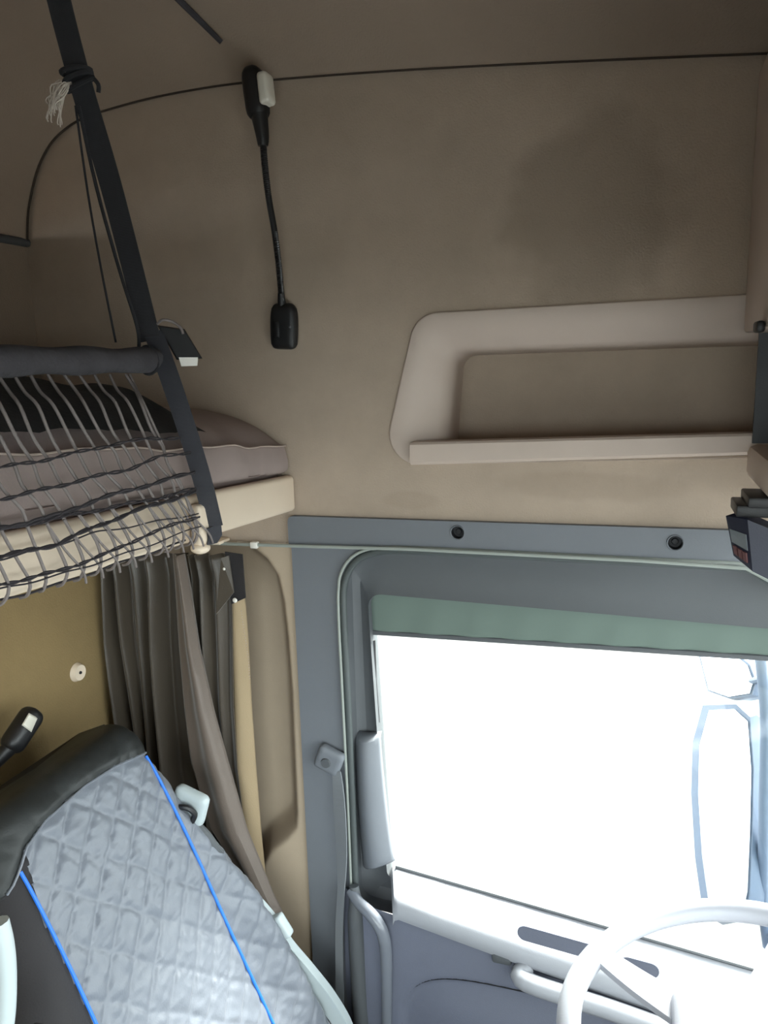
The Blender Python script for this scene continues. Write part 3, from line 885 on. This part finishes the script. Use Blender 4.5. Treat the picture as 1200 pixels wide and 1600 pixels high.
# screw boss on the rear wall
bb = aX(126, 1051, XL + .012)
bb.y = min(bb.y, -.01)
boss = empty('coat_peg', bb); tag(boss, 'small round tan peg boss with a dark screw on the rear wall', 'peg')
def disc(r0, r1, x0, x1, name, m, par):
    b = bmesh.new(); loft(b, [[(x0, bb.y + r0 * math.cos(t), bb.z + r0 * math.sin(t)) for t in [2 * math.pi * k / 24 for k in range(24)]],
                              [(x1, bb.y + r1 * math.cos(t), bb.z + r1 * math.sin(t)) for t in [2 * math.pi * k / 24 for k in range(24)]],
                              [(x1 - .001, bb.y + r1 * .55 * math.cos(t), bb.z + r1 * .55 * math.sin(t)) for t in [2 * math.pi * k / 24 for k in range(24)]]], cap_first=True, cap_last=True)
    return link(name, b, m, par)
disc(.021, .017, XL + .001, XL + .012, 'mount', 'cream', boss)
disc(.0038, .003, XL + .0105, XL + .0135, 'screw', 'black', boss)

# ------------------------------------------------------------------ curtain
cu = empty('curtain', (-1.0, -.05, .9)); tag(cu, 'dark brown satin curtain gathered in pleats behind the driver seat', 'curtain')
xl = [(866, 160), (900, 165), (1000, 171), (1140, 189), (1300, 206), (1450, 220)]
xr_ = [(866, 352), (900, 360), (1000, 362), (1100, 364), (1200, 371), (1300, 384), (1380, 404), (1430, 424), (1470, 436)]
pleat = [(171, .55), (176, .95), (186, .08), (199, 1), (208, .2), (217, .95), (231, 0), (247, 1), (263, 0), (284, .3), (300, 0), (308, .8), (314, .2), (323, .75), (332, .1), (342, .6), (352, .1), (362, .45)]
def pleat_h(u):
    x = 171 + u * 191
    for (a, va), (b, vb) in zip(pleat[:-1], pleat[1:]):
        if x <= b:
            return va + (vb - va) * sstep(a, b, x)
    return pleat[-1][1]
def curt(u, v):
    y = 866 + v * (1455 - 866)
    a, b = lerp_tab(xl, y), lerp_tab(xr_, y)
    uu = min(1, max(0, u + .006 * math.sin(v * 7 + u * 11) * (0 < u < 1)))
    hgt = pleat_h(uu)
    p = aY(a + (b - a) * u, y, -.05)
    return V((p.x, -.036 - .048 * hgt * (.75 + .25 * math.sin(v * 3 + u * 17)), p.z))
bm = bmesh.new(); grid(bm, 210, 60, curt)
c1_ = link('pleated_cloth', bm, 'curtain', cu)
mo = c1_.modifiers.new('solid', 'SOLIDIFY'); mo.thickness = .0015
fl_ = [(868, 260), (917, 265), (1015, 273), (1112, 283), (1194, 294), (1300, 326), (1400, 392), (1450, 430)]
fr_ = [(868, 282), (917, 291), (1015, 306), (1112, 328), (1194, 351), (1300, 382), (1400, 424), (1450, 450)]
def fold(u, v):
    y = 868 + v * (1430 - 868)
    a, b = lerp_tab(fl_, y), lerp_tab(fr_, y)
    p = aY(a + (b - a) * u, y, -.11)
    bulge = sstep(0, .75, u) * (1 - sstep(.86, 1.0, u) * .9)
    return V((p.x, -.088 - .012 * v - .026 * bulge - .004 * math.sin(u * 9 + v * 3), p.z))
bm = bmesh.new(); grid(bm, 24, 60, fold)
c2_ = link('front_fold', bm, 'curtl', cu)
mo = c2_.modifiers.new('solid', 'SOLIDIFY'); mo.thickness = .0015
# light lining showing beside the pleats
ll_ = [(905, 362), (1000, 362), (1100, 366), (1200, 366), (1300, 378), (1390, 408)]
lr_ = [(905, 378), (950, 383), (1000, 387), (1100, 392), (1200, 399), (1300, 407), (1390, 416)]
def lining(u, v):
    y = 905 + v * (1392 - 905)
    a, b = lerp_tab(ll_, y), lerp_tab(lr_, y)
    p = aY(a + (b - a) * u, y, -.03)
    return V((p.x, -.022 - .022 * math.sin(math.pi * (u * .75 + .2)), p.z))
bm = bmesh.new(); grid(bm, 14, 50, lining)
c3_ = link('lining', bm, 'lining', cu); c3_['label'] = 'tan lining edge of the curtain'
mo = c3_.modifiers.new('solid', 'SOLIDIFY'); mo.thickness = .0015
bm = bmesh.new()
for k in range(26):
    y = 955 + k * 4.2; x = lerp_tab([(955, 377), (1030, 388), (1070, 391)], y)
    p = aY(x, y, -.048); bmesh.ops.create_icosphere(bm, subdivisions=1, radius=.0013, matrix=Matrix.Translation(p))
link('stitch_line', bm, 'stitch', c3_)
# header tab with press studs
hb_ = [aY(352, 862, -.106), aY(379, 866, -.105), aY(384, 934, -.105), aY(362, 944, -.105)]
hb2 = [aY(340, 938, -.115), aY(372, 926, -.112), aY(370, 950, -.112), aY(344, 962, -.115)]
bm = bmesh.new()
nv = V((0, -1, 0))
loft(bm, [[p - nv * .001 for p in hb_], [p + nv * .002 for p in hb_]], cap_first=True, cap_last=True)
ht = link('header_tab', bm, 'seatside', cu, smooth=False)
h3 = [aY(346, 872, -.118), aY(358, 868, -.112), aY(366, 925, -.112), aY(338, 960, -.118)]
bm = bmesh.new(); loft(bm, [[p - nv * .001 for p in h3], [p + nv * .002 for p in h3]], cap_first=True, cap_last=True)
link('tab_end', bm, 'curtain', ht, smooth=False)
for (a, b, r) in ((367, 938, .0052), (350, 889, .0032)):
    p = aY(a, b, -.118)
    bm = bmesh.new(); bmesh.ops.create_uvsphere(bm, u_segments=14, v_segments=8, radius=r, matrix=Matrix.Translation(p) @ Matrix.Scale(.5, 4, (0, 1, 0)))
    s_ = link('press_stud', bm, 'white', ht); s_['label'] = 'white press stud'

# ------------------------------------------------------------------ driver seat
seat = empty('driver_seat', (-.6, -.45, 0)); tag(seat, 'driver seat in a grey quilted satin cover with blue piping', 'seat')
SO = V((-.886, -.45, 1.10)); H = V((-.395, 0, .919)); T = V((.919, 0, .395)); W = V((0, 1, 0))
def hw(h): return lerp_tab([(-1.0, .31), (-.62, .31), (-.45, .295), (-.30, .268), (-.15, .235), (-.02, .205), (.06, .185), (.12, .17)], h)
def bolster(w, h):
    q = sstep(.60, .95, abs(w)) * sstep(-.05, -.4, h); return .035 * q
TOP, BOT, TH = .098, -.80, .15
SEAM = [(-.25, -.06), (-.19, -.02), (-.17, .0), (-.15, .022), (-.1, .038), (0, .044), (.08, .038), (.17, .020), (.2, .012)]
def seam_at(w): return lerp_tab(SEAM, w)
def quiltf(w, h):
    a = (w * .741 + h * .672) / .069; b = (w * .675 - h * .737) / .050
    a += .10 * noise.noise(V((w * 9, h * 9, 4.1))); b += .10 * noise.noise(V((w * 9, h * 9, 8.1)))
    s = (1 - (1 - abs(math.sin(math.pi * a))) ** 3.2) * (1 - (1 - abs(math.sin(math.pi * b))) ** 3.2)
    n = noise.noise(V((w * 22, h * 22, 1.3))) * .5 + noise.noise(V((w * 60 + h * 30, h * 34, 7.3))) * .45 + abs(noise.noise(V((w * 30 - h * 40, h * 55 + w * 20, 2.3)))) * .5
    return .0046 * s + .0046 * n
NS, NH = 200, 300
def seat_pt(s, hv):
    """s in 0..1 round the front from the left rear edge to the right rear edge; hv height."""
    h = hv; hwid = hw(min(h, .12)); r = .055
    th = TH
    topf = 0.0
    if h > TOP - .05:      # round over the top
        a = min(1, (h - (TOP - .05)) / .05); topf = 1 - math.sqrt(max(0, 1 - a * a))
    tf = -topf * .05
    # path: left side (back->front), corner, front, corner, right side
    ls, lc, lf = th - r, math.pi / 2 * r, 2 * (hwid - r)
    Ltot = 2 * ls + 2 * lc + lf; d = s * Ltot
    if d < ls: w, t, nw, nt = -hwid, -th + d, -1, 0
    elif d < ls + lc:
        a = (d - ls) / r; w, t, nw, nt = -hwid + r - r * math.cos(a), -r + r * math.sin(a), -math.cos(a), math.sin(a)
    elif d < ls + lc + lf: w, t, nw, nt = -hwid + r + d - ls - lc, 0, 0, 1
    elif d < ls + 2 * lc + lf:
        a = (d - ls - lc - lf) / r; w, t, nw, nt = hwid - r + r * math.sin(a), -r + r * math.cos(a), math.sin(a), math.cos(a)
    else:
        w, t, nw, nt = hwid, -r - (d - ls - 2 * lc - lf), 1, 0
    t = t * (1 - .0) + tf * (1 if t > -.08 else 0) + bolster(w / hwid, h) * (1 if t > -.1 else .5)
    # dip down towards the seat surface at the top left corner
    return w, h, t, nw, nt
def build_seat():
    parts = {'quilt': bmesh.new(), 'side': bmesh.new(), 'hood': bmesh.new()}
    vm = {k: {} for k in parts}
    hs = []
    for j in range(NH + 1):
        v = j / NH; hs.append(BOT + (TOP - BOT) * v)
    P = {}
    info = {}
    for j, h in enumerate(hs):
        for i in range(NS + 1):
            s = i / NS
            w, hh, t, nw, nt = seat_pt(s, h)
            front = nt > -.1 and not (nw < -.35)
            right = nw > .35
            disp = 0
            seam_h = seam_at(w)
            isq = w > -.175 and h < seam_h and nw > -.2
            edge = sstep(0, .02, seam_h - h) if isq else 0
            pip = min(1, min(abs(w - .172), abs(w + .172)) / .012)
            if isq: disp = quiltf(w, h) * edge * (.25 + .75 * pip)
            if h >= seam_h:
                disp = .004 + .005 * noise.noise(V((w * 16, h * 22 + t * 14, 3))) + .003 * abs(noise.noise(V((w * 34 + t * 20, h * 30, 9)))) + .004 * sstep(0, .015, h - seam_h)
            if not isq and h < seam_h:
                disp = .003 * noise.noise(V((w * 14, h * 14, 5)))
            P[i, j] = SO + W * (w + nw * disp) + H * hh + T * (t + nt * disp)
            info[i, j] = 'hood' if h >= seam_h else ('quilt' if isq else 'side')
    for j in range(NH):
        for i in range(NS):
            k = info[i, j]
            bmk = parts[k]; vs = []
            for (a, b) in ((i, j), (i + 1, j), (i + 1, j + 1), (i, j + 1)):
                if (a, b) not in vm[k]: vm[k][a, b] = bmk.verts.new(P[a, b])
                vs.append(vm[k][a, b])
            bmk.faces.new(vs)
    # close the top and the back
    top = [P[i, NH] for i in range(NS + 1)]
    hb = parts['hood']
    vt = [vm['hood'][i, NH] for i in range(NS + 1)]
    cen = sum(top, V()) / len(top)
    c = hb.verts.new(cen + H * .004 - T * .01)
    for i in range(NS):
        hb.faces.new((vt[i], vt[i + 1], c))
    # back sheet
    bk = parts['side']
    bl, br = [], []
    for j in range(NH + 1):
        bl.append(bk.verts.new(P[0, j])); br.append(bk.verts.new(P[NS, j]))
    for j in range(NH):
        bk.faces.new((bl[j], br[j], br[j + 1], bl[j + 1]))
    bk.faces.new([bl[-1], br[-1], bk.verts.new(P[NS // 2, NH] - T * .05)])
    return parts
ps = build_seat()
body = link('backrest', ps['side'], 'seatside', seat, normals=False)
link('quilted_cover', ps['quilt'], 'quilt', seat, normals=False)
hood = link('headrest_cover', ps['hood'], 'hood', seat, normals=False); hood['label'] = 'dark satin cover over the top of the backrest'
def onseat(w, h, off=.004):
    hwid = hw(h); r = .055; e = abs(w) - (hwid - r)
    t = 0
    if e > 0: t = -r + math.sqrt(max(0, r * r - e * e))
    return SO + W * w + H * h + T * (t + off + bolster(w / hwid, h))
for sgn in (-1, 1):
    pts = [onseat(sgn * (.170), (.014 if sgn > 0 else -.004) - .03 * k, .0035) for k in range(26)]
    p_ = link('piping', newtube(smooth_path(pts, 3), .0030, 8), 'blue', seat); p_['label'] = 'bright blue piping'
# seam of the hood
bm = bmesh.new(); pts = []
for k in range(41):
    w = -.195 + .38 * k / 40; h = seam_at(w)
    pts.append(onseat(w, h, .006))
tube(bm, pts, .0022, 6); link('seam', bm, 'quilt', hood)
# shoulder belt guide and the belt lying on the seat flank
bg = aY(297, 1258, -.232)
bm = rounded_box_bm((.038, .014, .036), .013)
link('belt_guide', xf(bm, Matrix.Translation(bg) @ Matrix.Rotation(math.radians(18), 4, 'Y')), 'seatg', seat)['label'] = 'light grey belt guide'
gp = [aY(276, 1262, -.262), aY(292, 1262, -.258), aY(304, 1272, -.25), aY(300, 1284, -.252)]
bm = bmesh.new(); tube(bm, smooth_path(gp, 4), .006, 8); link('guide_slot', bm, 'black', seat)
bm = bmesh.new()
for k in range(4):
    q = [aY(284 + 5 * k, 1272 + 2 * k, -.250 + .004 * k), aY(300 + 8 * k, 1290 + 4 * k, -.246 + .004 * k), aY(316 + 8 * k, 1310 + 5 * k, -.244 + .005 * k), aY(338 + 3 * k, 1338 - 2 * k, -.232 + .004 * k)]
    tube(bm, smooth_path(q, 5), .0055, 6)
link('belt_folds', bm, 'greyd', seat)
# pale plastic rail on the door side of the backrest
rl_ = [aY(398, 1410, -.165), aY(420, 1440, -.16), aY(445, 1480, -.15), aY(478, 1520, -.145), aY(510, 1560, -.14), aY(538, 1605, -.14), aY(556, 1660, -.14)]
bm = bmesh.new(); ribbon(bm, smooth_path(rl_, 6), lambda t: .016 + .028 * math.sin(math.pi * min(1, t * .8 + .12)), .02, V((1, 0, .5)))
bmesh.ops.bevel(bm, geom=[e for e in bm.edges if len(e.link_faces) == 2 and e.calc_face_angle(0) > 1], offset=.006, segments=2, affect='EDGES')
sr = link('side_rail', bm, 'seatg', seat); sr['label'] = 'light grey plastic side rail'
cl0 = aY(440, 1447, -.165)
bm = rounded_box_bm((.014, .012, .026), .006)
link('rail_catch', xf(bm, Matrix.Translation(cl0) @ Matrix.Rotation(math.radians(-32), 4, 'Y')), 'seatg', sr)
# armrest on the cab side: only its pale edge shows
ap = [aY(-2, 1440, -.86), aY(6, 1475, -.86), aY(10, 1520, -.86), aY(9, 1580, -.86), aY(2, 1640, -.86), aY(-10, 1740, -.86)]
bm = bmesh.new(); tube(bm, smooth_path(ap, 5), .011, 10); am = link('armrest', bm, 'seatg', seat)
link('armrest_pivot', newtube([ap[5] + V((0, .004, .01)), V((ap[5].x - .04, -.742, ap[5].z - .01))], .016, 12), 'seatside', seat)
# cushion and pedestal (below the picture)
bm = rounded_box_bm((.27, .27, .06), .05); link('cushion', xf(bm, Matrix.Translation((-.36, -.45, .36))), 'seatside', seat)
link('pedestal', newbox((-.62, -.65, .0), (-.2, -.25, .31), .02), 'black', seat)

# ------------------------------------------------------------------ seat belt on the door post
sb = empty('seat_belt', aY(515, 1188, -.02)); tag(sb, 'grey seat belt hanging from its anchor on the door post', 'seat belt')
an = aY(515, 1187, -.022)
bm = rounded_box_bm((.030, .012, .028), .009)
anchor = link('upper_anchor', xf(bm, Matrix.Translation(an) @ Matrix.Rotation(math.radians(22), 4, 'Y')), 'grey', sb)
bm = bmesh.new(); bmesh.ops.create_cone(bm, cap_ends=True, segments=20, radius1=.012, radius2=.010, depth=.006, matrix=Matrix.Translation((an.x - .004, an.y - .013, an.z - .002)) @ Matrix.Rotation(math.pi / 2, 4, 'X'))
link('bolt_cap', bm, 'greyd', anchor)
bp = [aY(526, 1205, -.030), aY(529, 1240, -.034), aY(532, 1290, -.038), aY(534, 1340, -.040), aY(533, 1390, -.042), aY(531, 1430, -.042), aY(530, 1480, -.042), aY(532, 1600, -.044), aY(536, 1750, -.046)]
bm = bmesh.new(); ribbon(bm, smooth_path(bp, 6), lambda t: .020 + .014 * math.sin(math.pi * min(1, t * 2.0)), .0025, lambda t: V((.95, -.15 - .25 * math.sin(4 * t), 0)))
link('webbing', bm, 'belt', sb, smooth=False)

# ------------------------------------------------------------------ steering wheel
swh = empty('steering_wheel', (.115, -.45, 1.02)); tag(swh, 'pale steering wheel rim catching the daylight, below the door window', 'steering wheel')
WA = math.radians(12); WF = V((math.cos(WA), 0, math.sin(WA))); WN = V((-math.sin(WA), 0, math.cos(WA))); WY = V((0, 1, 0)); WC = V((-.068, -.45, .91)) + WF * .225
def wp(a, r, n=0): return WC + WF * (r * math.cos(a)) + WY * (r * math.sin(a)) + WN * n
link('rim', newtube([wp(2 * math.pi * k / 72, .225) for k in range(72)], .0175, 14, closed=True), 'wheel', swh)
for a in (math.radians(62), math.radians(-62), math.radians(148), math.radians(-148)):
    bm = bmesh.new(); ribbon(bm, smooth_path([wp(a, .216, -.002), wp(a, .15, -.02), wp(a, .06, -.035)], 5), lambda t: .030 + .025 * t, .012, WN.cross(wp(a, 1) - WC))
    link('spoke', bm, 'wheel', swh)
bm = rounded_box_bm((.085, .075, .025), .022)
link('hub', xf(bm, Matrix.Translation(WC + WN * -.03) @ Matrix((WF, WY, WN)).transposed().to_4x4()), 'wheel', swh)
link('column', newtube(smooth_path([WC - WN * .05, WC - WN * .12, V((.24, -.45, .74)), V((.26, -.45, .50)), V((.26, -.45, .0))], 5), .04, 16), 'dash', swh)

# ------------------------------------------------------------------ mirror outside the window
mr = empty('side_mirror', (.25, .4, .8)); tag(mr, 'tall outside mirror with a smaller wide angle glass above, seen through the door window', 'mirror')
MN = V((-.74, -.60, .30)).normalized()
def mir(pxs, yc, inset, name, glassname):
    cpx = (sum(a for a, b in pxs) / len(pxs), sum(b for a, b in pxs) / len(pxs))
    c0 = aY(*cpx, yc)
    pts = []
    for a, b in pxs:
        d = ray(a, b); t = (c0 - CAM).dot(MN) / d.dot(MN); pts.append(CAM + d * t)
    c = sum(pts, V()) / len(pts)
    bmh = bmesh.new()
    loft(bmh, [pts, [p + (c - p) * -.03 - MN * .02 for p in pts], [p + (c - p) * .06 - MN * .07 for p in pts], [p + (c - p) * .4 - MN * .10 for p in pts]], cap_last=True, cap_first=True)
    h = link(name, bmh, 'mirbody', mr)
    gp = []
    for (a, b), p in zip(pxs, pts):
        d = ray(a + 11 * sstep(1120, 1096, a) if b > 1095 else a, b); t = (c0 - CAM).dot(MN) / d.dot(MN); q = CAM + d * t
        gp.append(q + (c - q) * inset + MN * .001)
    bg_ = bmesh.new(); loft(bg_, [[p - MN * .0005 for p in gp], [p + MN * .003 for p in gp]], cap_first=True, cap_last=True)
    link(glassname, bg_, 'chrome', h, smooth=False)
mir([(1098, 1102), (1150, 1100), (1172, 1120), (1178, 1200), (1176, 1300), (1172, 1400), (1165, 1432), (1120, 1440), (1098, 1425), (1086, 1340), (1080, 1240), (1082, 1160)], .42, .05, 'main_housing', 'main_glass')
mir([(1092, 1024), (1150, 1020), (1172, 1038), (1182, 1066), (1176, 1086), (1140, 1092), (1106, 1080)], .42, .09, 'wide_angle_housing', 'wide_angle_glass')
bm = bmesh.new()
tube(bm, smooth_path([aY(1185, 1000, .34), aY(1196, 1120, .34), aY(1194, 1250, .34), aY(1192, 1400, .34), aY(1200, 1480, .32)], 6), .012, 10)
tube(bm, [aY(1150, 1070, .44), aY(1196, 1060, .34)], .008, 8); tube(bm, [aY(1150, 1380, .44), aY(1192, 1390, .34)], .008, 8)
tube(bm, [aY(1190, 1010, .34), V((.42, .10, 1.2))], .01, 8); tube(bm, [aY(1196, 1460, .33), V((.5, .08, .62))], .01, 8)
link('mirror_arm', bm, 'mirbody', mr)

# ------------------------------------------------------------------ rest of the cab shell
tag(link('floor', newbox((XR - .05, YR - .05, -.04), (XF + .2, .2, 0)), 'floor', smooth=False), 'dark rubber cab floor', 'floor', kind='structure')
bm = bmesh.new()
plate(bm, [[(-1.55, 0), (-1.55, 2.56), (XF + .03, 2.56), (XF + .03, 0)], fillet([(-.58, .72), (-.58, 1.86), (.45, 1.86), (.70, 1.6), (.72, .66)], .03, 4)], YR - .03, YR)
tag(link('wall_right', bm, 'greyd', smooth=False), 'passenger side wall with its window opening', 'wall', kind='structure')
bm = bmesh.new(); plate(bm, [fillet([(-.58, .72), (-.58, 1.86), (.45, 1.86), (.70, 1.6), (.72, .66)], .03, 4)], YR - .018, YR - .014)  # unseen window, made taller so more sky lights the lower side wall
tag(link('window_2', bm, 'glass', smooth=False), 'passenger door window', 'window', kind='structure')
bm = newbox((XF, YR - .03, 0), (XF + .03, .1, .80)); box(bm, (XF, YR - .03, 1.86), (XF + .03, .1, 2.56))
tag(link('wall_front', bm, 'dash', smooth=False), 'front bulkhead below and above the windscreen', 'wall', kind='structure')
tag(link('window_3', newbox((XF + .012, YR, .80), (XF + .018, .05, 1.86)), 'glass', smooth=False), 'windscreen', 'window', kind='structure')
bm = rounded_box_bm((.22, .96, .20), .06)
tag(link('dashboard', xf(bm, Matrix.Translation((.62, -1.03, .55))), 'dash'), 'grey dashboard under the windscreen', 'dashboard')
# A-pillar between door and windscreen
tag(link('trim_4', newtube([V((XF - .02, .03, .7)), V((XF - .04, .03, 1.2)), V((XF - .2, .015, 1.5))], .035, 12), 'grey'), 'grey windscreen pillar trim', 'trim', kind='structure')
tag(link('ground', newbox((-30, -30, -1.3), (30, 30, -1.25)), 'ground', smooth=False), 'pale concrete yard outside', 'ground', kind='structure')

# ------------------------------------------------------------------ light
w = bpy.data.worlds.new('world'); scn.world = w; w.use_nodes = True
nt = w.node_tree; bg = nt.nodes['Background']
bg.inputs['Color'].default_value = (.93, .97, 1.0, 1); bg.inputs['Strength'].default_value = 8.6
sun = bpy.data.lights.new('sun', 'SUN'); sun.energy = 38.0; sun.angle = math.radians(25); sun.color = (1, .97, .92)
so = bpy.data.objects.new('sun', sun); COL.objects.link(so)
so.rotation_euler = (V((-.30, -.72, -.70))).to_track_quat('-Z', 'Y').to_euler()
# daylight portals in the three window openings
def portal(name, loc, size, direction):
    l = bpy.data.lights.new(name, 'AREA'); l.shape = 'RECTANGLE'; l.size, l.size_y = size; l.cycles.is_portal = True
    o = bpy.data.objects.new(name, l); COL.objects.link(o); o.location = loc
    o.rotation_euler = V(direction).to_track_quat('-Z', 'Y').to_euler()
portal('door_daylight', (.08, .10, .97), (1.3, .8), (0, -1, 0))
portal('passenger_daylight', (.07, YR - .05, 1.27), (1.35, 1.22), (0, 1, 0))
portal('windscreen_daylight', (XF + .06, -1.0, 1.33), (2.2, 1.12), (-1, 0, 0))

vs = scn.view_settings
vs.view_transform = 'Standard'; vs.look = 'None'; vs.gamma = 1.0; vs.use_curve_mapping = False
vs.exposure = 0.06
scn.cycles.use_denoising = True
scn.cycles.max_bounces = 10; scn.cycles.diffuse_bounces = 6; scn.cycles.transparent_max_bounces = 12
scn.cycles.sample_clamp_indirect = 8
